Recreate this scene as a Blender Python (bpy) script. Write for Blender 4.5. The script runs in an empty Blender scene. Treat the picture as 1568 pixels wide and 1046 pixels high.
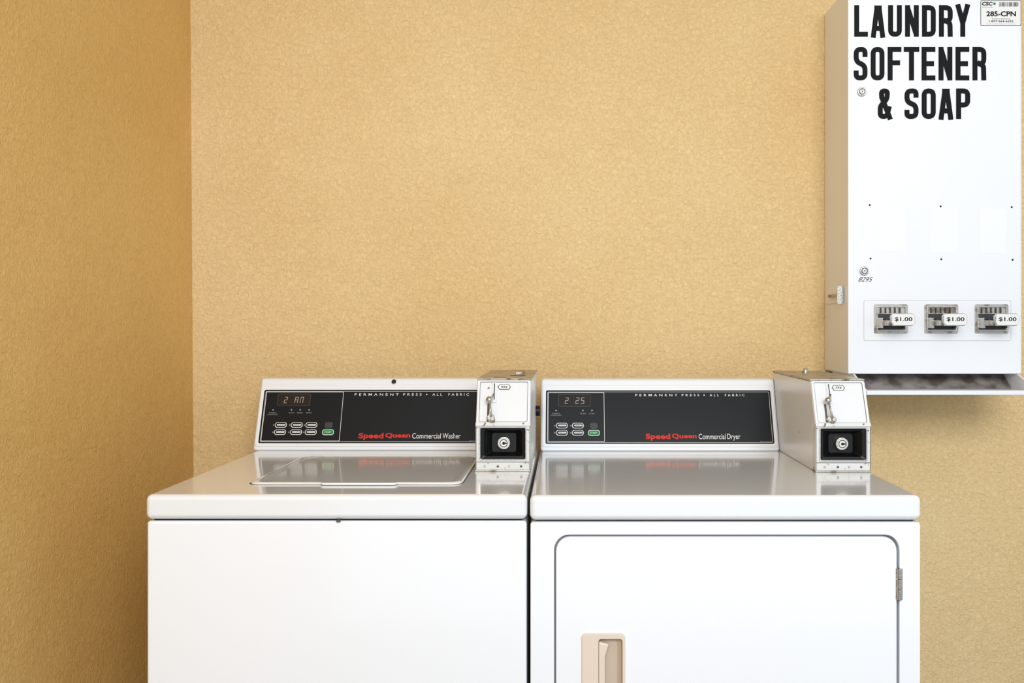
import bpy, bmesh, math, random
from mathutils import Matrix, Vector
random.seed(4)
S = bpy.context.scene
COL = S.collection
I4 = Matrix.Identity(4)

# ---------------------------------------------------------------- materials
def new_mat(name):
    m = bpy.data.materials.new(name); m.use_nodes = True
    nt = m.node_tree; return m, nt, nt.nodes['Principled BSDF']
def srgb(r, g, b):
    f = lambda c: ((c/255+0.055)/1.055)**2.4 if c/255 > 0.04045 else c/255/12.92
    return (f(r), f(g), f(b), 1)
def mat(name, col, rough=0.4, metal=0.0, coat=0.0, spec=0.5, var=0.0, bump=0.0, bscale=200, emit=0):
    m, nt, b = new_mat(name)
    b.inputs['Base Color'].default_value = col
    b.inputs['Roughness'].default_value = rough
    b.inputs['Metallic'].default_value = metal
    b.inputs['Coat Weight'].default_value = coat
    b.inputs['Coat Roughness'].default_value = 0.09
    b.inputs['Specular IOR Level'].default_value = spec
    tc = nt.nodes.new('ShaderNodeTexCoord')
    if var:
        n = nt.nodes.new('ShaderNodeTexNoise'); n.inputs['Scale'].default_value = 6; n.inputs['Detail'].default_value = 6
        nt.links.new(tc.outputs['Object'], n.inputs['Vector'])
        mx = nt.nodes.new('ShaderNodeMix'); mx.data_type = 'RGBA'
        mx.inputs[6].default_value = tuple(c*(1-var) for c in col[:3])+(1,)
        mx.inputs[7].default_value = tuple(min(1, c*(1+var)) for c in col[:3])+(1,)
        nt.links.new(n.outputs['Fac'], mx.inputs[0]); nt.links.new(mx.outputs[2], b.inputs['Base Color'])
    if bump:
        n = nt.nodes.new('ShaderNodeTexNoise'); n.inputs['Scale'].default_value = bscale
        nt.links.new(tc.outputs['Object'], n.inputs['Vector'])
        bp = nt.nodes.new('ShaderNodeBump'); bp.inputs['Distance'].default_value = bump; bp.inputs['Strength'].default_value = 1
        nt.links.new(n.outputs['Fac'], bp.inputs['Height']); nt.links.new(bp.outputs['Normal'], b.inputs['Normal'])
    return m
def stucco(name, c1, c2, strength=0.6, fine=120, squash=1.0):
    m, nt, b = new_mat(name); L = nt.links.new; N = nt.nodes.new
    b.inputs['Roughness'].default_value = 0.7; b.inputs['Specular IOR Level'].default_value = 0.35
    tc = N('ShaderNodeTexCoord')
    big = N('ShaderNodeTexNoise'); big.inputs['Scale'].default_value = 1.6; big.inputs['Detail'].default_value = 5
    L(tc.outputs['Object'], big.inputs['Vector'])
    r = N('ShaderNodeValToRGB'); r.color_ramp.elements[0].position = .35; r.color_ramp.elements[1].position = .68
    r.color_ramp.elements[0].color = c1; r.color_ramp.elements[1].color = c2
    L(big.outputs['Fac'], r.inputs[0])
    v = N('ShaderNodeTexVoronoi'); v.inputs['Scale'].default_value = 34; L(tc.outputs['Object'], v.inputs['Vector'])
    pr = N('ShaderNodeValToRGB'); pr.color_ramp.elements[0].position = 0.015; pr.color_ramp.elements[1].position = 0.05
    pr.color_ramp.elements[0].color = (.45, .40, .34, 1); pr.color_ramp.elements[1].color = (1, 1, 1, 1)
    L(v.outputs['Distance'], pr.inputs[0])
    mul = N('ShaderNodeMix'); mul.data_type = 'RGBA'; mul.blend_type = 'MULTIPLY'; mul.inputs[0].default_value = .5
    L(r.outputs[0], mul.inputs[6]); L(pr.outputs[0], mul.inputs[7])
    f = N('ShaderNodeTexNoise'); f.inputs['Scale'].default_value = fine; f.inputs['Detail'].default_value = 6
    f.inputs['Roughness'].default_value = .62; f.inputs['Distortion'].default_value = 1.2
    L(tc.outputs['Object'], f.inputs['Vector'])
    # base colour slightly darker in the hollows of the same relief
    mr = N('ShaderNodeValToRGB'); mr.color_ramp.elements[0].position = .34; mr.color_ramp.elements[1].position = .56
    mr.color_ramp.elements[0].color = (.90, .88, .84, 1); mr.color_ramp.elements[1].color = (1, 1, 1, 1)
    L(f.outputs['Fac'], mr.inputs[0])
    mul2 = N('ShaderNodeMix'); mul2.data_type = 'RGBA'; mul2.blend_type = 'MULTIPLY'; mul2.inputs[0].default_value = 1
    L(mul.outputs[2], mul2.inputs[6]); L(mr.outputs[0], mul2.inputs[7]); L(mul2.outputs[2], b.inputs['Base Color'])
    g = N('ShaderNodeTexNoise'); g.inputs['Scale'].default_value = 13; g.inputs['Detail'].default_value = 3
    L(tc.outputs['Object'], g.inputs['Vector'])
    b1 = N('ShaderNodeBump'); b1.inputs['Strength'].default_value = strength; b1.inputs['Distance'].default_value = .0065
    b2 = N('ShaderNodeBump'); b2.inputs['Strength'].default_value = strength*.6; b2.inputs['Distance'].default_value = .009
    L(g.outputs['Fac'], b2.inputs['Height']); L(f.outputs['Fac'], b1.inputs['Height'])
    L(b2.outputs['Normal'], b1.inputs['Normal']); L(b1.outputs['Normal'], b.inputs['Normal'])
    return m
def worn(name, base, rust, lo=.60, hi=.68, scale=60, rough=.35, metal=0):
    m, nt, b = new_mat(name); L = nt.links.new; N = nt.nodes.new
    tc = N('ShaderNodeTexCoord'); n = N('ShaderNodeTexNoise'); n.inputs['Scale'].default_value = scale; n.inputs['Detail'].default_value = 8
    L(tc.outputs['Object'], n.inputs['Vector'])
    r = N('ShaderNodeValToRGB'); r.color_ramp.elements[0].position = lo; r.color_ramp.elements[1].position = hi
    r.color_ramp.elements[0].color = base; r.color_ramp.elements[1].color = rust
    L(n.outputs['Fac'], r.inputs[0]); L(r.outputs[0], b.inputs['Base Color'])
    b.inputs['Roughness'].default_value = rough; b.inputs['Metallic'].default_value = metal
    return m

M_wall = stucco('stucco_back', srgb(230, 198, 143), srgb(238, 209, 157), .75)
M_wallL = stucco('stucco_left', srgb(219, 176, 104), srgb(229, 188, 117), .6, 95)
M_ceil = mat('ceiling_paint', srgb(232, 232, 230), .8, bump=.002)
M_floor = mat('concrete', srgb(120, 120, 118), .8, var=.15, bump=.002, bscale=60)
M_enamel = mat('white_enamel', srgb(236, 238, 242), .16, coat=.4)
M_enTopShade = mat('white_enamel_shaded_top', srgb(228, 230, 233), .15, coat=.8, bump=.00015, bscale=9)  # same enamel as cabinet; dimmer top and grey reflection put into the colour
M_cons = mat('console_white', srgb(226, 228, 231), .3)
M_disp = mat('dispenser_white', srgb(230, 232, 236), .38, var=.012)
M_patch = mat('label_residue', srgb(233, 235, 238), .6, var=.02)
M_line = mat('pencil_grey', srgb(190, 190, 190), .5)
M_panel = mat('panel_black', srgb(24, 26, 29), .35, spec=.15)
M_black = mat('black', srgb(10, 10, 11), .4, spec=.3)
M_ink = mat('ink_black', srgb(20, 20, 21), .6, spec=.12)
M_dark = mat('dark_gap', srgb(20, 20, 20), .8)
M_white = mat('print_white', srgb(225, 225, 222), .5)
M_greyp = mat('print_grey', srgb(150, 150, 148), .5)
M_red = mat('print_red', srgb(205, 48, 38), .5, spec=.2)
M_green = mat('button_green', srgb(10, 125, 62), .5, spec=.2)
M_btn = mat('button_dark', srgb(62, 64, 66), .4, spec=.2)
M_disply = mat('display_window', srgb(38, 32, 31), .15, spec=.3)
M_digit = mat('display_digit', srgb(165, 157, 150), .4)
M_steel = mat('steel', srgb(190, 188, 184), .25, 1.0, bump=.0004, bscale=400)
M_steelw = worn('steel_worn', srgb(178, 174, 166), srgb(105, 82, 60), .5, .68, 45, .35, .8)
M_coin = worn('coinbox_paint', srgb(222, 224, 226), srgb(130, 98, 74), .72, .77, 70, .28)
M_coinb = worn('coinbox_base', srgb(214, 214, 212), srgb(104, 76, 55), .62, .70, 90, .32)
M_seam = mat('seam_grime', srgb(85, 76, 68), .7)
M_beige = mat('handle_beige', srgb(220, 204, 188), .4)
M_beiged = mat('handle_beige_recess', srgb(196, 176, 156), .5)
M_gasket = mat('gasket_grey', srgb(150, 152, 158), .5)
M_grime = worn('tray_grime', srgb(150, 142, 136), srgb(88, 78, 72), .40, .62, 25, .6)

# ---------------------------------------------------------------- geometry helpers
def finish(name, bm, material, M=I4, parent=None, bevel=0, segs=3, smooth=True, angle=35, recalc=True):
    if recalc: bmesh.ops.recalc_face_normals(bm, faces=bm.faces)
    me = bpy.data.meshes.new(name); bm.to_mesh(me); bm.free()
    ob = bpy.data.objects.new(name, me); COL.objects.link(ob)
    me.materials.append(material)
    if parent is not None:
        ob.parent = parent; ob.matrix_parent_inverse = parent.matrix_basis.inverted()
    ob.matrix_basis = M
    if bevel:
        md = ob.modifiers.new('bevel', 'BEVEL'); md.width = bevel; md.segments = segs
        md.limit_method = 'ANGLE'; md.angle_limit = math.radians(angle); md.harden_normals = True
        for p in me.polygons: p.use_smooth = smooth
    return ob
def root(name, loc):
    e = bpy.data.objects.new(name, None); e.empty_display_size = .1
    COL.objects.link(e); e.matrix_basis = Matrix.Translation(loc); return e
def box(name, x0, x1, y0, y1, z0, z1, material, parent=None, bevel=0, segs=3, M=I4):
    bm = bmesh.new()
    v = [bm.verts.new((x, y, z)) for x in (x0, x1) for y in (y0, y1) for z in (z0, z1)]
    for f in ((0,1,3,2),(4,6,7,5),(0,4,5,1),(2,3,7,6),(0,2,6,4),(1,5,7,3)): bm.faces.new([v[i] for i in f])
    return finish(name, bm, material, M, parent, bevel, segs)
def rrect(x0, x1, y0, y1, r, n=6):
    pts = []
    for cx, cy, a0 in ((x1-r, y0+r, -90), (x1-r, y1-r, 0), (x0+r, y1-r, 90), (x0+r, y0+r, 180)):
        for i in range(n+1):
            a = math.radians(a0+90*i/n); pts.append((cx+r*math.cos(a), cy+r*math.sin(a)))
    return pts
def circ(cx, cy, r, n=24): return [(cx+r*math.cos(2*math.pi*i/n), cy+r*math.sin(2*math.pi*i/n)) for i in range(n)]
def plate(name, pts, z0, z1, material, M=I4, parent=None, bevel=0, segs=2):
    bm = bmesh.new()
    a = [bm.verts.new((p[0], p[1], z0)) for p in pts]; b = [bm.verts.new((p[0], p[1], z1)) for p in pts]
    n = len(pts); bm.faces.new(a[::-1]); bm.faces.new(b)
    for i in range(n): bm.faces.new((a[i], a[(i+1) % n], b[(i+1) % n], b[i]))
    return finish(name, bm, material, M, parent, bevel, segs)
def ring(name, outer, inner, z0, z1, material, M=I4, parent=None, bevel=0, segs=2):
    bm = bmesh.new(); n = len(outer)
    L = [[bm.verts.new((p[0], p[1], z)) for p in pts] for pts in (outer, inner) for z in (z0, z1)]
    o0, o1, i0, i1 = L
    for i in range(n):
        j = (i+1) % n
        bm.faces.new((o0[i], o0[j], o1[j], o1[i])); bm.faces.new((i0[i], i1[i], i1[j], i0[j]))
        bm.faces.new((o1[i], o1[j], i1[j], i1[i])); bm.faces.new((o0[i], i0[i], i0[j], o0[j]))
    return finish(name, bm, material, M, parent, bevel, segs)
def loft(name, loops, material, M=I4, parent=None, cap_end=True, cap_start=False, smooth=False):
    """loops: list of (pts, z)"""
    bm = bmesh.new(); V = [[bm.verts.new((p[0], p[1], z)) for p in pts] for pts, z in loops]
    n = len(V[0])
    for a, b in zip(V, V[1:]):
        for i in range(n):
            j = (i+1) % n; bm.faces.new((a[i], a[j], b[j], b[i]))
    if cap_end: bm.faces.new(V[-1])
    if cap_start: bm.faces.new(V[0][::-1])
    ob = finish(name, bm, material, M, parent)
    if smooth:
        for p in ob.data.polygons: p.use_smooth = len(p.vertices) == 4
    return ob
def prism_x(name, prof, x0, x1, material, parent=None, bevel=0, segs=3):
    bm = bmesh.new()
    a = [bm.verts.new((x0, y, z)) for y, z in prof]; b = [bm.verts.new((x1, y, z)) for y, z in prof]
    n = len(prof); bm.faces.new(a); bm.faces.new(b[::-1])
    for i in range(n): bm.faces.new((a[i], b[i], b[(i+1) % n], a[(i+1) % n]))
    return finish(name, bm, material, I4, parent, bevel, segs)
def cyl(name, p0, p1, r, material, parent=None, bevel=0, r2=None, M=I4, n=28):
    p0 = Vector(p0); p1 = Vector(p1); d = p1-p0
    bm = bmesh.new()
    bmesh.ops.create_cone(bm, cap_ends=True, segments=n, radius1=r, radius2=r if r2 is None else r2, depth=d.length)
    T = Matrix.Translation((p0+p1)/2) @ d.to_track_quat('Z', 'Y').to_matrix().to_4x4()
    bmesh.ops.transform(bm, matrix=T, verts=bm.verts)
    ob = finish(name, bm, material, M, parent, bevel, 2)
    for p in ob.data.polygons: p.use_smooth = len(p.vertices) == 4 and n > 8
    return ob
def ball(name, c, r, material, parent=None, M=I4):
    bm = bmesh.new(); bmesh.ops.create_uvsphere(bm, u_segments=20, v_segments=14, radius=r)
    bmesh.ops.translate(bm, vec=c, verts=bm.verts)
    ob = finish(name, bm, material, M, parent)
    for p in ob.data.polygons: p.use_smooth = True
    return ob
def text(name, s, x0, x1, y0, y1, z, material, M, parent, bold=0.0, shear=0.0, spacing=1.0, th=.0002):
    """text fitted into a rectangle of the local plane"""
    cu = bpy.data.curves.new(name+'_c', 'FONT'); cu.body = s; cu.size = 1; cu.offset = bold; cu.shear = shear
    cu.space_character = spacing
    cu.resolution_u = 4
    tmp = bpy.data.objects.new(name+'_t', cu); COL.objects.link(tmp)
    bpy.context.view_layer.update()
    me = bpy.data.meshes.new_from_object(tmp.evaluated_get(bpy.context.evaluated_depsgraph_get()))
    bpy.data.objects.remove(tmp); bpy.data.curves.remove(cu)
    xs = [v.co.x for v in me.vertices]; ys = [v.co.y for v in me.vertices]
    ax, bx, ay, by = min(xs), max(xs), min(ys), max(ys)
    for v in me.vertices:
        v.co.x = x0+(v.co.x-ax)/(bx-ax)*(x1-x0); v.co.y = y0+(v.co.y-ay)/(by-ay)*(y1-y0); v.co.z = z
    me.name = name; ob = bpy.data.objects.new(name, me); COL.objects.link(ob)
    me.materials.clear(); me.materials.append(material)
    ob.parent = parent; ob.matrix_parent_inverse = parent.matrix_basis.inverted(); ob.matrix_basis = M
    return ob
def frameM(origin, vdir=(0, 0, 1)):
    v = Vector(vdir).normalized(); x = Vector((1, 0, 0)); n = x.cross(v)
    m = Matrix.Identity(4)
    for i in range(3): m[i][0] = x[i]; m[i][1] = v[i]; m[i][2] = n[i]; m[i][3] = origin[i]
    return m

# block lettering built from strokes
def fillet(pts, r, n=5):
    out = [Vector(pts[0])]
    for a, b, c in zip(pts, pts[1:], pts[2:]):
        a, b, c = Vector(a), Vector(b), Vector(c)
        d1 = (a-b); d2 = (c-b); q = min(r, d1.length*.5, d2.length*.5)
        p0 = b+d1.normalized()*q; p1 = b+d2.normalized()*q
        for i in range(n+1):
            t = i/n; out.append(p0*(1-t)**2+b*2*t*(1-t)+p1*t*t)
    out.append(Vector(pts[-1])); return out
GL = {
 'L': [([(0,1),(0,0),(1,0)],0,1)], 'F': [([(0,0),(0,1),(1,1)],0,1), ([(0,.53),(.85,.53)],0,1)],
 'E': [([(1,1),(0,1),(0,0),(1,0)],0,1), ([(0,.5),(.85,.5)],0,1)], 'T': [([(-.1,1),(1.1,1)],0,1), ([(.5,0),(.5,1)],0,1)],
 'A': [([(-.05,-.13),(.38,1.0)],0,0), ([(1.05,-.13),(.62,1.0)],0,0), ([(.36,.99),(.64,.99)],0,1), ([(.2,.22),(.8,.22)],0,0)],
 'U': [([(0,1),(0,0),(1,0),(1,1)],1,1)], 'N': [([(0,0),(0,1)],0,1), ([(0,1.02),(1,-.02)],0,0), ([(1,0),(1,1)],0,1)],
 'D': [([(0,0),(0,1)],0,1), ([(0,1),(1,1),(1,0),(0,0)],1,1)], 'O': [([(0,.5),(0,1),(1,1),(1,0),(0,0),(0,.5)],1,0)],
 'R': [([(0,0),(0,1)],0,1), ([(0,1),(1,1),(1,.5),(0,.5)],1,1), ([(.5,.5),(.97,.42),(1,0)],1,1)],
 'P': [([(0,0),(0,1)],0,1), ([(0,1),(1,1),(1,.45),(0,.45)],1,1)],
 'Y': [([(-.08,1.13),(.5,.42)],0,0), ([(1.08,1.13),(.5,.42)],0,0), ([(.5,.4),(.5,0)],0,1)],
 'S': [([(1,.74),(1,1),(0,1),(0,.56),(1,.44),(1,0),(0,0),(0,.26)],1,0)],
 '&': [([(1.12,-.12),(.18,.74)],0,0), ([(.18,.70),(.12,1),(.80,1),(.74,.70),(.40,.54)],1,0), ([(.42,.56),(0,.40),(0,0),(.72,0),(1.0,.40)],1,0)],
}
def block_word(bm, s, x0, x1, y0, y1, t, gap, zz, spw=.6):
    units = sum(spw if c == ' ' else 1 for c in s); n = len(s)
    lw = ((x1-x0)-gap*(n-1))/units
    x = x0
    for c in s:
        w = lw*(spw if c == ' ' else 1)
        if c != ' ':
            for pl, fl, cap in GL[c]:
                P = [Vector((x+t/2+p[0]*(w-t), y0+t/2+p[1]*(y1-y0-t))) for p in pl]
                if fl: P = fillet(P, t*.95)
                if cap:
                    P[0] = P[0]+(P[0]-P[1]).normalized()*t/2; P[-1] = P[-1]+(P[-1]-P[-2]).normalized()*t/2
                Q = [P[0]]
                for p in P[1:]:
                    if (p-Q[-1]).length > 1e-5: Q.append(p)
                P = Q
                vs = []
                for i, p in enumerate(P):
                    d0 = (P[i]-P[i-1]).normalized() if i else None
                    d1 = (P[i+1]-P[i]).normalized() if i < len(P)-1 else None
                    if d0 is None: d0 = d1
                    if d1 is None: d1 = d0
                    tt = (d0+d1).normalized(); nn = Vector((-tt.y, tt.x))
                    k = t/2/max(.5, nn.dot(Vector((-d0.y, d0.x))))
                    vs.append((bm.verts.new((*(p+nn*k), zz[0])), bm.verts.new((*(p-nn*k), zz[0]))))
                for a, b in zip(vs, vs[1:]): bm.faces.new((a[1], b[1], b[0], a[0]))
                zz[0] += .00002
        x += w+gap

# ---------------------------------------------------------------- room
CZ = 1.204          # camera height
YW = 2.41           # back wall
H = 2.7
box('wall_back', -1.1, 3.2, YW, YW+.12, 0, H, M_wall)
bm = bmesh.new()
xb, xt = -.947, -.964
vs = [bm.verts.new(v) for v in [(xb, -.6, 0), (xb, YW, 0), (xt, YW, H), (xt, -.6, H), (xb-.15, -.6, 0), (xb-.15, YW, 0), (xt-.15, YW, H), (xt-.15, -.6, H)]]
for f in ((0,1,2,3),(4,7,6,5),(0,4,5,1),(3,2,6,7),(0,3,7,4),(1,5,6,2)): bm.faces.new([vs[i] for i in f])
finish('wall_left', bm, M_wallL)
box('floor', -1.1, 3.2, -.6, YW+.12, -.1, 0, M_floor)
box('ceiling', -1.1, 3.2, -.6, YW+.12, H, H+.1, M_ceil)

# ---------------------------------------------------------------- laundry machines
ZT = .914
def coin_box(P, x0, x1, z):
    """coin meter standing on the machine top at height z"""
    w = x1-x0
    prof = [(1.885, z), (2.25, z), (2.25, z+.178), (1.902, z+.178), (1.864, z+.092), (1.885, z+.092)]
    prism_x('coin_box_body', prof, x0, x1, M_coin, P, .003, 2)
    box('coin_box_cap', x0-.001, x1+.001, 1.904, 2.252, z+.178, z+.1815, M_steelw, P, .001, 2)
    F = frameM((x0, 1.862, z))
    ring('coin_box_frame', rrect(0, w, 0, .092, .003), rrect(.009, w-.009, .024, .087, .003), -.023, 0, M_coinb, F, P, .0012)
    ring('vault_trim', rrect(.007, w-.007, .022, .089, .003), rrect(.0095, w-.0095, .0245, .0865, .003), 0, .0016, M_steel, F, P)
    cx, cy = w*.5+.001, .055
    loft('vault_recess', [(rrect(.009, w-.009, .024, .087, .003), -.001), (rrect(.016, w-.016, .030, .081, .004), -.004),
                          (rrect(cx-.024, cx+.024, cy-.019, cy+.019, .005), -.0215)], M_black, F, P)
    cyl('vault_lock_collar', (cx, cy, -.022), (cx, cy, -.010), .0130, M_steel, P, .0015, M=F)
    cyl('vault_lock_face', (cx, cy, -.011), (cx, cy, -.008), .0100, M_white, P, M=F)
    ring('vault_lock_ring', circ(cx, cy, .0082), circ(cx, cy, .0066), -.008, -.0072, M_seam, F, P)
    box('vault_keyhole', cx-.002, cx+.006, cy-.0012, cy+.0012, -.008, -.0068, M_black, P, M=F)
    cyl('vault_keypin', (cx, cy, -.008), (cx, cy, -.0065), .0028, M_black, P, M=F)
    box('base_seam', .002, w-.002, .0185, .0195, 0, .0006, M_seam, P, M=F)
    for i, u in enumerate((.018, .044, .066, .09)):
        plate('base_stud_%d' % i, circ(u, .0105, .0022, 12), 0, .001, M_seam if i % 2 else M_steelw, F, P)
    for u in (0.0006, w-.0016): box('edge_wear', u, u+.001, .002, .09, 0, .0005, M_seam, P, M=F)
    box('base_foot', -.001, w+.001, 0, .004, -.02, .003, M_steelw, P, .001, M=F)
    U = frameM((x0, 1.864, z+.092), (0, .038, .086)); h = .094
    ring('slide_frame', rrect(.001, w-.001, .001, h-.001, .003), rrect(.006, w-.006, .006, h-.004, .003), 0, .0022, M_coin, U, P, .0008)
    ring('slide_seam', rrect(.0058, w-.0058, .0058, h-.0038, .003), rrect(.0066, w-.0066, .0066, h-.0046, .003), 0, .0009, M_seam, U, P)
    box('slide_ledge', .0, w, -.003, .004, -.002, .004, M_coinb, P, .001, M=U)
    box('coin_slot_plate', .030, .040, .046, .089, 0, .002, M_coin, P, .0008, M=U)
    box('coin_slot', .0342, .0358, .052, .086, .0018, .0026, M_black, P, M=U)
    oct_ = [(.0415, .079), (.045, .0735), (.064, .0735), (.0675, .079), (.064, .0845), (.045, .0845)]
    ins = [(.043, .079), (.0457, .0745), (.0633, .0745), (.066, .079), (.0633, .0835), (.0457, .0835)]
    ring('price_tag_border', oct_, ins, 0, .0012, M_seam, U, P); plate('price_tag', ins, 0, .0009, M_white, U, P)
    text('price_text', '25\u00a2', .048, .061, .0765, .0815, .0011, M_ink, U, P, .02)
    cyl('lever_pivot', (.030, .012, 0), (.030, .012, .012), .0075, M_steel, P, .0015, M=U)
    cyl('lever_pivot_hub', (.034, .007, .004), (.034, .007, .020), .0045, M_steelw, P, .001, M=U)
    cyl('lever_arm', (.027, .046, .016), (.032, .010, .014), .0021, M_steelw, P, M=U, n=14)
    cyl('lever_tip', (.029, .046, .013), (.035, .062, .010), .0015, M_steelw, P, M=U, n=12)
    ball('lever_knob', (.0265, .047, .016), .0068, M_steel, P, U)
    box('lever_slot', .022, .026, .004, .044, 0, .0006, M_seam, P, M=U)
    return F

def console(P, x0, x1, z, labels):
    w = x1-x0
    y0, y1, h = 2.17, 2.233, .1625
    V = (0, y1-y0, h); Ls = math.hypot(y1-y0, h)
    prism_x('console_housing', [(y0, z), (y1, z+h), (2.30, z+h), (2.312, z)], x0, x1, M_cons, P, .006, 4)
    F = frameM((x0, y0, z), V)
    ring('console_bezel', rrect(.004, w-.004, .010, Ls-.016, .006), rrect(.0115, w-.0115, .0175, .146, .004), 0, .0018, M_cons, F, P, .0012)
    ring('bezel_shadow_line', rrect(.0112, w-.0112, .0172, .1463, .004), rrect(.0124, w-.0124, .0184, .1451, .003), 0, .0012, M_black, F, P)
    plate('control_panel', rrect(.0117, w-.0117, .0177, .1458, .004), -.0005, .0008, M_panel, F, P)
    n = .0010
    a = rrect(.015, w-.015, .0205, .1427, .002); b = rrect(.0157, w-.0157, .0212, .142, .002)
    ring('panel_outline', a, b, .0007, n, M_white, F, P)
    sec = labels['sec']
    ring('control_outline', rrect(.0165, sec, .0225, .141, .002), rrect(.0175, sec-.001, .0235, .140, .002), .0007, n, M_white, F, P)
    d0, d1 = labels['disp']
    ring('display_bezel', rrect(d0, d1, .106, .1365, .004), rrect(d0+.0018, d1-.0018, .1078, .1347, .003), .0006, .0022, M_btn, F, P, .0006)
    plate('display_window', rrect(d0+.0018, d1-.0018, .1078, .1347, .003), .0006, .0011, M_disply, F, P)
    # seven-segment digits
    SEG = {'2': 'abged', '5': 'afgcd', 'A': 'abcefg', 'M': 'abcef'}
    ww, hh, t_ = .0075, .015, .0013
    bmd = bmesh.new()
    def bar(x0_, y0_, x1_, y1_):
        sh = lambda y: (y-.114)*.12
        q = [bmd.verts.new((x0_+sh(y0_), y0_, .0013)), bmd.verts.new((x1_+sh(y0_), y0_, .0013)), bmd.verts.new((x1_+sh(y1_), y1_, .0013)), bmd.verts.new((x0_+sh(y1_), y1_, .0013))]
        bmd.faces.new(q)
    for k, ch in enumerate(labels['digits']):
        if ch == ' ': continue
        ox, oy = d0+.0155+k*.0125, .1135
        for sgm in SEG[ch]:
            g_ = .0004
            {'a': lambda: bar(ox+g_, oy+hh-t_, ox+ww-g_, oy+hh), 'd': lambda: bar(ox+g_, oy, ox+ww-g_, oy+t_),
             'g': lambda: bar(ox+g_, oy+hh/2-t_/2, ox+ww-g_, oy+hh/2+t_/2),
             'f': lambda: bar(ox, oy+hh/2+g_, ox+t_, oy+hh-g_), 'e': lambda: bar(ox, oy+g_, ox+t_, oy+hh/2-g_),
             'b': lambda: bar(ox+ww-t_, oy+hh/2+g_, ox+ww, oy+hh-g_), 'c': lambda: bar(ox+ww-t_, oy+g_, ox+ww, oy+hh/2-g_)}[sgm]()
    finish('display_digits', bmd, M_digit, F, P, recalc=False)
    for i, u in enumerate(labels['leds']):
        plate('led_%d' % i, circ(u, .097, .0017, 12), .0006, .0016, M_digit, F, P)
        ww = .008 if i else .011
        text('led_label_%d' % i, ('INSERT' if i == 0 else labels['ledtxt'][i-1]), u-ww*.8, u+ww*.8, .0885, .0912, n, M_greyp, F, P)
        if i == 0: text('led_label_b', 'COINS/CARD', u-.012, u+.012, .0845, .0870, n, M_greyp, F, P)
    for r, v in enumerate((.0605, .0435)):
        for c, u in enumerate(labels['btn']):
            bw = .0135
            plate('button_%d_%d' % (r, c), rrect(u-bw, u+bw, v-.0065, v+.0065, .0055), .0006, .0022, M_white, F, P, .0004)
            plate('button_face_%d_%d' % (r, c), rrect(u-bw+.0017, u+bw-.0014, v-.0052, v+.0052, .0045), .0022, .0026, M_panel, F, P)
            tt = ['COTTON', 'PERM', 'DELICATE', 'HOT', 'WARM', 'COLD'][(r*3+c) % 6]
            plate('button_mark_%d_%d' % (r, c), rrect(u-.0085, u+.0105, v-.0018, v+.0022, .0015), .0026, .0028, M_white, F, P)
            text('button_text_%d_%d' % (r, c), tt, u-.0072, u+.009, v-.0010, v+.0014, .0029, M_ink, F, P)
            plate('button_led_%d_%d' % (r, c), circ(u-.0165, v, .0015, 10), .0006, .0018, M_greyp, F, P)
    gu = labels['green']
    plate('button_blank', rrect(gu-.009, gu+.009, .0605-.008, .0605+.007, labels['br']), .0006, .002, M_btn, F, P, .0004)
    ring('start_button_rim', rrect(gu-.0135, gu+.0135, .0365, .0500, .0055), rrect(gu-.0122, gu+.0122, .0378, .0487, .0045), .0006, .0022, M_white, F, P)
    plate('start_button', rrect(gu-.0125, gu+.0125, .0375, .049, .005), .0006, .002, M_green, F, P, .0004)
    text('start_text', 'START', gu-.008, gu+.008, .0415, .0455, .0022, M_white, F, P)
    a, b = labels['perm']
    g = (b-a); sp = 1.75
    text('cycle_text_a', 'PERMANENT', a, a+g*.385, .1316, .1374, n, M_white, F, P, .004, 0, sp)
    text('cycle_text_b', 'PRESS', a+g*.425, a+g*.585, .1316, .1374, n, M_white, F, P, .004, 0, sp)
    plate('cycle_dot', circ(a+g*.63, .1345, .0016, 12), .0007, n, M_white, F, P)
    text('cycle_text_c', 'ALL', a+g*.68, a+g*.765, .1316, .1374, n, M_white, F, P, .004, 0, sp)
    text('cycle_text_d', 'FABRIC', a+g*.82, b, .1316, .1374, n, M_white, F, P, .004, 0, sp)
    a, b = labels['brand']; m_ = a+(b-a)*.50
    text('brand_text_a', 'Speed', a, m_-.002, .0250, .0418, n, M_red, F, P, .038, 0, 1.05)
    text('brand_text_b', 'Queen', m_+.002, b, .0285, .0418, n, M_red, F, P, .038, 0, 1.05)
    a, b = labels['sub']; m_ = a+(b-a)*(.605 if 'Washer' in labels['name'] else .66)
    text('type_text_a', 'Commercial', a, m_-.0015, .0285, .0412, n, M_white, F, P, .0)
    text('type_text_b', labels['name'], m_+.0025, b, .0250 if 'y' in labels['name'] else .0285, .0412, n, M_white, F, P, .0)
    text('part_number', '201872', w-.045, w-.018, .0222, .0242, n, M_greyp, F, P)
    if labels.get('hole') is not None:
        u = labels['hole']
        cyl('console_screw', (u, .1660, -.001), (u, .1660, .002), .0052, M_black, P, .0008, M=F)
        ring('console_screw_rim', circ(u, .1660, .0064), circ(u, .1660, .005), 0, .0012, M_steel, F, P)
    return F

def cabinet(P, x0, x1, z, front=True):
    if front:
        box('cabinet', x0+.001, x1-.001, 1.612, 2.31, .03, z-.0455, M_enamel, P, .005, 3)
    box('cabinet_gap', x0+.010, x1-.010, 1.622, 2.30, z-.048, z-.038, M_dark, P)
    box('top_panel', x0, x1, 1.607, 2.32, z-.0425, z, M_enTopShade, P, .010, 5)
    for i, (x, y) in enumerate(((x0+.06, 1.68), (x1-.06, 1.68), (x0+.06, 2.24), (x1-.06, 2.24))):
        cyl('foot_%d' % i, (x, y, 0), (x, y, .035), .022, M_black, P, .002)

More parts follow.
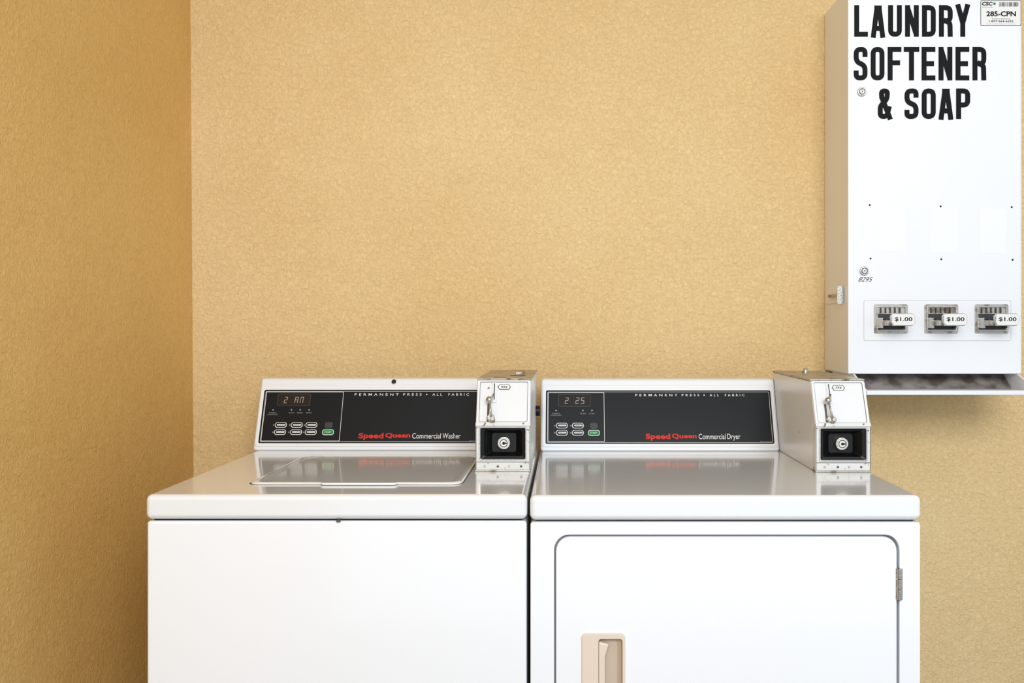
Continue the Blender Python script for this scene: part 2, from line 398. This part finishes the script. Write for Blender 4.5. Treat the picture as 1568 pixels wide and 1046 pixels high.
# washer
WX0, WX1 = -.718, -.0675
W = root('washing_machine', ((WX0+WX1)/2, 1.96, 0))
cabinet(W, WX0, WX1, ZT)
LM = Matrix.Translation((0, 0, ZT))
ring('lid_seam', rrect(-.5795, -.1885, 1.7075, 2.0585, .022), rrect(-.577, -.191, 1.710, 2.056, .020), -.001, .0005, M_seam, LM, W)
loft('lid', [(rrect(-.577, -.191, 1.710, 2.056, .020), 0), (rrect(-.5765, -.1915, 1.7105, 2.0555, .020), .0025),
             (rrect(-.574, -.194, 1.713, 2.053, .019), .0036), (rrect(-.566, -.202, 1.721, 2.045, .017), .0036),
             (rrect(-.556, -.212, 1.731, 2.035, .015), .0018)], M_enTopShade, LM, W, smooth=True)
plate('lid_handle_lip', rrect(-.445, -.306, 1.700, 1.722, .010), .0005, .0050, M_enTopShade, LM, W, .0015)
for i, x in enumerate((-.545, -.225)):
    cyl('lid_hinge_%d' % i, (x-.012, 2.060, ZT+.001), (x+.012, 2.060, ZT+.001), .003, M_cons, W)
console(W, WX0-.004, -.181, ZT, dict(sec=.198, disp=(.044, .122), digits='2 AM', leds=(.037, .080, .100, .121), ledtxt=('WASH', 'RINSE', 'SPIN'),
    btn=(.059, .096, .130), green=.170, br=.003, perm=(.224, .4924), brand=(.241, .3605), sub=(.365, .4766), name='Washer', hole=.314))
coin_box(W, -.180, -.072, ZT)
cyl('side_lock', (-.072, 2.19, ZT+.09), (-.062, 2.19, ZT+.09), .012, M_black, W, .001)
box('cap_slot', -.150, -.125, 1.93, 1.94, ZT+.1812, ZT+.1818, M_black, W)
box('cap_stain_bar', -.120, -.088, 1.99, 2.02, ZT+.1812, ZT+.1822, M_seam, W)
box('cap_hasp', -.112, -.096, 2.06, 2.16, ZT+.1815, ZT+.186, M_steelw, W, .001)
box('front_clip', -.392, -.386, 1.6065, 1.612, ZT-.046, ZT-.0425, M_seam, W)

# dryer
DX0, DX1 = -.0632, .604
DZ = ZT-.0015
D = root('clothes_dryer', ((DX0+DX1)/2, 1.96, 0))
cabinet(D, DX0, DX1, DZ, front=False)
box('cabinet', DX0+.001, DX1-.001, 1.650, 2.31, .03, DZ-.0455, M_enamel, D, .003, 2)
FR = frameM((0, 1.650, 0))
dx0, dx1, dz0, dz1 = -.0215, .5675, .245, .8450
ring('front_panel', rrect(DX0+.001, DX1-.001, .03, DZ-.0455, .005), rrect(dx0, dx1, dz0, dz1, .026), 0, .038, M_enamel, FR, D, .0025, 3)
plate('door_gasket', rrect(dx0-.002, dx1+.002, dz0-.002, dz1+.002, .02), 0, .026, M_gasket, FR, D)
hx0, hx1, hz0, hz1 = .028, .0965, .498, .674
ring('door', rrect(dx0+.003, dx1-.0045, dz0+.003, dz1-.003, .024), rrect(hx0, hx1, hz0, hz1, .006), .026, .0395, M_enamel, FR, D, .003, 3)
ring('door_handle_bezel', rrect(hx0-.003, hx1+.003, hz0-.003, hz1+.004, .008), rrect(.054, hx1-.002, hz0+.004, hz1-.006, .005), .034, .0425, M_beige, FR, D, .002, 3)
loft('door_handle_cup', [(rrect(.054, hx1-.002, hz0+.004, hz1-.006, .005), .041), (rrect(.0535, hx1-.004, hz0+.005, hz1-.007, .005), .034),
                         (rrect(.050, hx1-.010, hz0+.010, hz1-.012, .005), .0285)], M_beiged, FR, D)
prism_pts = [(.054, hz0+.012), (.063, hz0+.012), (.0655, hz0+.03), (.0655, hz1-.035), (.072, hz1-.014), (.054, hz1-.010)]
plate('door_handle_grip', prism_pts, .034, .0435, M_beige, FR, D, .003, 3)
for i, (a, b) in enumerate(((.735, .752), (.753, .770), (.771, .788))):
    cyl('door_hinge_%d' % i, (dx1-.001, 1.609, a), (dx1-.001, 1.609, b), .0042, M_steel, D, .0006)
box('door_hinge_leaf', dx1-.007, dx1+.005, 1.6105, 1.6125, .735, .788, M_steel, D)
console(D, -.0605, .4895, DZ, dict(sec=.148, disp=(.040, .117), digits='2 25', leds=(.0355, .098, .119), ledtxt=('DRYING', 'COOL'),
    btn=(.049, .086), green=.123, br=.006, perm=(.221, .4775), brand=(.2425, .360), sub=(.365, .461), name='Dryer', hole=None))
coin_box(D, .490, .599, DZ)
cyl('cap_screw', (.545, 2.16, DZ+.181), (.545, 2.16, DZ+.186), .008, M_steel, D, .001)
ball('cap_screw_head', (.545, 2.16, DZ+.186), .006, M_steel, D)

# ---------------------------------------------------------------- soap dispenser on the wall
px0, px1 = .657, 1.064
py0 = 2.206
zb, zt = CZ-.116, CZ+.792
E = root('laundry_soap_vending_dispenser', ((px0+px1)/2, 2.3, (zb+zt)/2))
box('dispenser_case', px0, px1, py0+.004, YW-.001, zb, zt, M_disp, E, .003, 3)
box('dispenser_door', px0-.0005, px1-.004, py0, py0+.006, zb+.001, zt, M_disp, E, .002, 3)
G = frameM((px0, py0, CZ))   # u from left edge, v relative to camera-height datum
bm = bmesh.new(); zz = [.0006]
block_word(bm, 'LAUNDRY', .0137, .283, .672, .7454, .0115, .0075, zz)
block_word(bm, 'SOFTENER', .0125, .3217, .570, .648, .0115, .0075, zz)
block_word(bm, '& SOAP', .0686, .284, .480, .551, .0115, .0075, zz, .45)
finish('dispenser_lettering', bm, M_ink, G, E, recalc=False)
plate('asset_label', rrect(.308, .404, .697, .7575, .003), 0, .0004, M_white, G, E)
ring('asset_label_border', rrect(.3085, .4035, .6975, .757, .003), rrect(.3097, .4023, .6987, .7558, .0025), .0004, .0006, M_ink, G, E)
text('label_id', '285-CPN', .322, .391, .7195, .7315, .0006, M_ink, G, E, .03)
text('label_logo', 'CSC', .312, .337, .7445, .7535, .0006, M_ink, G, E, .04, .15)
plate('label_dot', circ(.341, .749, .003, 12), .0004, .0006, M_green, G, E)
text('label_logo_b', 'SERVICEWORKS', .312, .337, .7395, .7420, .0006, M_greyp, G, E)
text('label_line_a', 'For service or refunds call us at', .335, .378, .7125, .7155, .0006, M_ink, G, E)
text('label_line_b', '1-877-264-6622', .328, .385, .7055, .7105, .0006, M_ink, G, E, .02)
text('label_line_c', 'laundry made simple for everyone', .322, .391, .7005, .7030, .0006, M_greyp, G, E)
for i in range(20):
    u = .352+i*.0023
    box('barcode_%d' % i, u, u+random.choice((.0008, .0012, .0016)), .7425, .7525, .0004, .0006, M_ink, E, M=G)
for i, (u, v) in enumerate(((.031, .543), (.0365, .125))):
    cyl('door_lock_%d' % i, (u, v, 0), (u, v, .005), .0105, M_steel, E, .0015, M=G)
    ring('door_lock_ring_%d' % i, circ(u, v, .0075), circ(u, v, .0055), .005, .0056, M_seam, G, E)
    cyl('door_lock_core_%d' % i, (u, v, .004), (u, v, .0065), .0035, M_white, E, M=G)
    cyl('door_lock_pin_%d' % i, (u, v, .006), (u, v, .007), .0014, M_black, E, M=G)
text('handwritten_number', '8295', .0235, .0575, .100, .111, .0004, M_ink, G, E, 0, .5)
for i, (u, v) in enumerate(((.050, .279), (.2155, .276), (.3815, .274), (.0518, .154), (.217, .1525), (.3835, .151))):
    plate('screw_hole_%d' % i, circ(u, v, .0022, 14), 0, .0006, M_black, G, E)
for i, (u0, u1, v0, v1) in enumerate(((.070, .134, .171, .273), (.191, .2545, .168, .270), (.307, .368, .166, .270))):
    plate('sticker_residue_%d' % i, rrect(u0, u1, v0, v1, .001), 0, .0004, M_patch, G, E)
ring('mechanism_plate_edge', rrect(.036, .380, -.038, .057, .004), rrect(.037, .379, -.037, .056, .004), 0, .0007, M_line, G, E)
plate('mechanism_plate', rrect(.037, .379, -.037, .056, .004), 0, .0005, M_disp, G, E)
for i, u in enumerate((.060, .1775, .295)):
    v0, v1 = -.0205, .0470; w = .078
    plate('coin_slide_plate_%d' % i, rrect(u, u+w, v0, v1, .003), 0, .003, M_steelw, G, E, .001)
    ring('coin_slide_rim_%d' % i, rrect(u+.004, u+w-.004, v0+.005, v1-.004, .002), rrect(u+.007, u+w-.007, v0+.008, v1-.007, .002), .003, .006, M_steel, G, E, .001)
    box('coin_slide_mouth_%d' % i, u+.008, u+w-.008, v0+.009, v0+.045, .003, .0045, M_btn, E, M=G)
    for k in range(5):
        box('coin_slot_%d_%d' % (i, k), u+.013+k*.011, u+.0155+k*.011, v1-.020, v1-.008, .003, .0075, M_seam, E, M=G)
    box('coin_tongue_%d' % i, u+.010, u+w-.012, v0+.018, v0+.030, .003, .060, M_steelw, E, .001, M=G)
    for k in range(5):
        box('coin_groove_%d_%d' % (i, k), u+.014+k*.011, u+.017+k*.011, v0+.0295, v0+.033, .008, .052, M_btn, E, M=G)
    box('coin_tongue_cheek_%d' % i, u+.006, u+.012, v0+.012, v0+.036, .003, .030, M_steel, E, .001, M=G)
    box('coin_tongue_cheek_b_%d' % i, u+w-.016, u+w-.010, v0+.012, v0+.036, .003, .030, M_steel, E, .001, M=G)
    a0, a1, b0, b1 = u+.016, u+.070, -.003, .025; c = .006
    oc = [(a0+c, b0), (a1-c, b0), (a1, b0+c), (a1, b1-c), (a1-c, b1), (a0+c, b1), (a0, b1-c), (a0, b0+c)]
    k_ = .0016; oi = [(min(max(x, a0+k_), a1-k_), min(max(y, b0+k_), b1-k_)) for x, y in oc]
    plate('slide_handle_%d' % i, oc, .060, .072, M_steel, G, E, .001)
    plate('slide_tag_%d' % i, oi, .072, .0726, M_white, G, E)
    text('slide_price_%d' % i, '$1.00', a0+.007, a1-.007, .0065, .0165, .0730, M_ink, G, E, .015)
zb2 = zb-.036
tx0, tx1 = .671, 1.054
box('tray_floor', tx0, tx1, 2.122, YW-.03, zb2-.003, zb2, M_disp, E, .0008)
box('tray_lip', tx0, tx1, 2.119, 2.123, zb2-.006, zb2+.004, M_disp, E, .001)
for i, x in enumerate((tx0-.002, tx1-.002)):
    prism_x('tray_side_%d' % i, [(2.119, zb2-.003), (YW-.03, zb2-.003), (YW-.03, zb), (py0+.001, zb), (2.119, zb2+.005)], x, x+.004, M_disp, E)
prism_x('tray_ramp', [(2.235, zb2+.0005), (2.31, zb2+.0005), (2.31, zb-.001), (2.28, zb-.001)], tx0+.003, tx1-.003, M_grime, E)
box('tray_dirt', tx0+.004, tx1-.004, 2.165, 2.21, zb2, zb2+.0006, M_coinb, E)
box('side_hasp_plate', px0-.003, px0, 2.245, 2.385, CZ+.052, CZ+.088, M_disp, E, .0008)
box('side_hasp_return', px0-.016, px0-.002, 2.240, 2.244, CZ+.048, CZ+.092, M_steel, E, .0008)
box('side_hasp_bar', px0-.010, px0-.003, 2.245, 2.345, CZ+.067, CZ+.073, M_steelw, E, .0008)

# ---------------------------------------------------------------- light
world = bpy.data.worlds.new('daylight'); S.world = world; world.use_nodes = True
bg = world.node_tree.nodes['Background']; bg.inputs[0].default_value = (.86, .93, 1.0, 1); bg.inputs[1].default_value = 1.0
def area(name, loc, target, sx, sy, power, col):
    l = bpy.data.lights.new(name, 'AREA'); l.shape = 'RECTANGLE'; l.size = sx; l.size_y = sy; l.energy = power; l.color = col
    o = bpy.data.objects.new(name, l); COL.objects.link(o)
    o.matrix_basis = Matrix.Translation(loc) @ (Vector(target)-Vector(loc)).to_track_quat('-Z', 'Y').to_matrix().to_4x4()
area('porch_daylight', (.4, -1.6, 2.45), (-.15, 2.4, 1.8), 1.9, 1.1, 100, (.93, .965, 1.0))

# ---------------------------------------------------------------- camera
cd = bpy.data.cameras.new('camera'); co = bpy.data.objects.new('camera', cd); COL.objects.link(co)
co.location = (0, 0, CZ); co.rotation_euler = (math.radians(90), 0, 0)
cd.sensor_width = 36; cd.lens = 1447/1568*36; cd.shift_x = -84/1568; cd.shift_y = -26/1568; cd.clip_start = .01
S.camera = co
S.view_settings.view_transform = 'Standard'
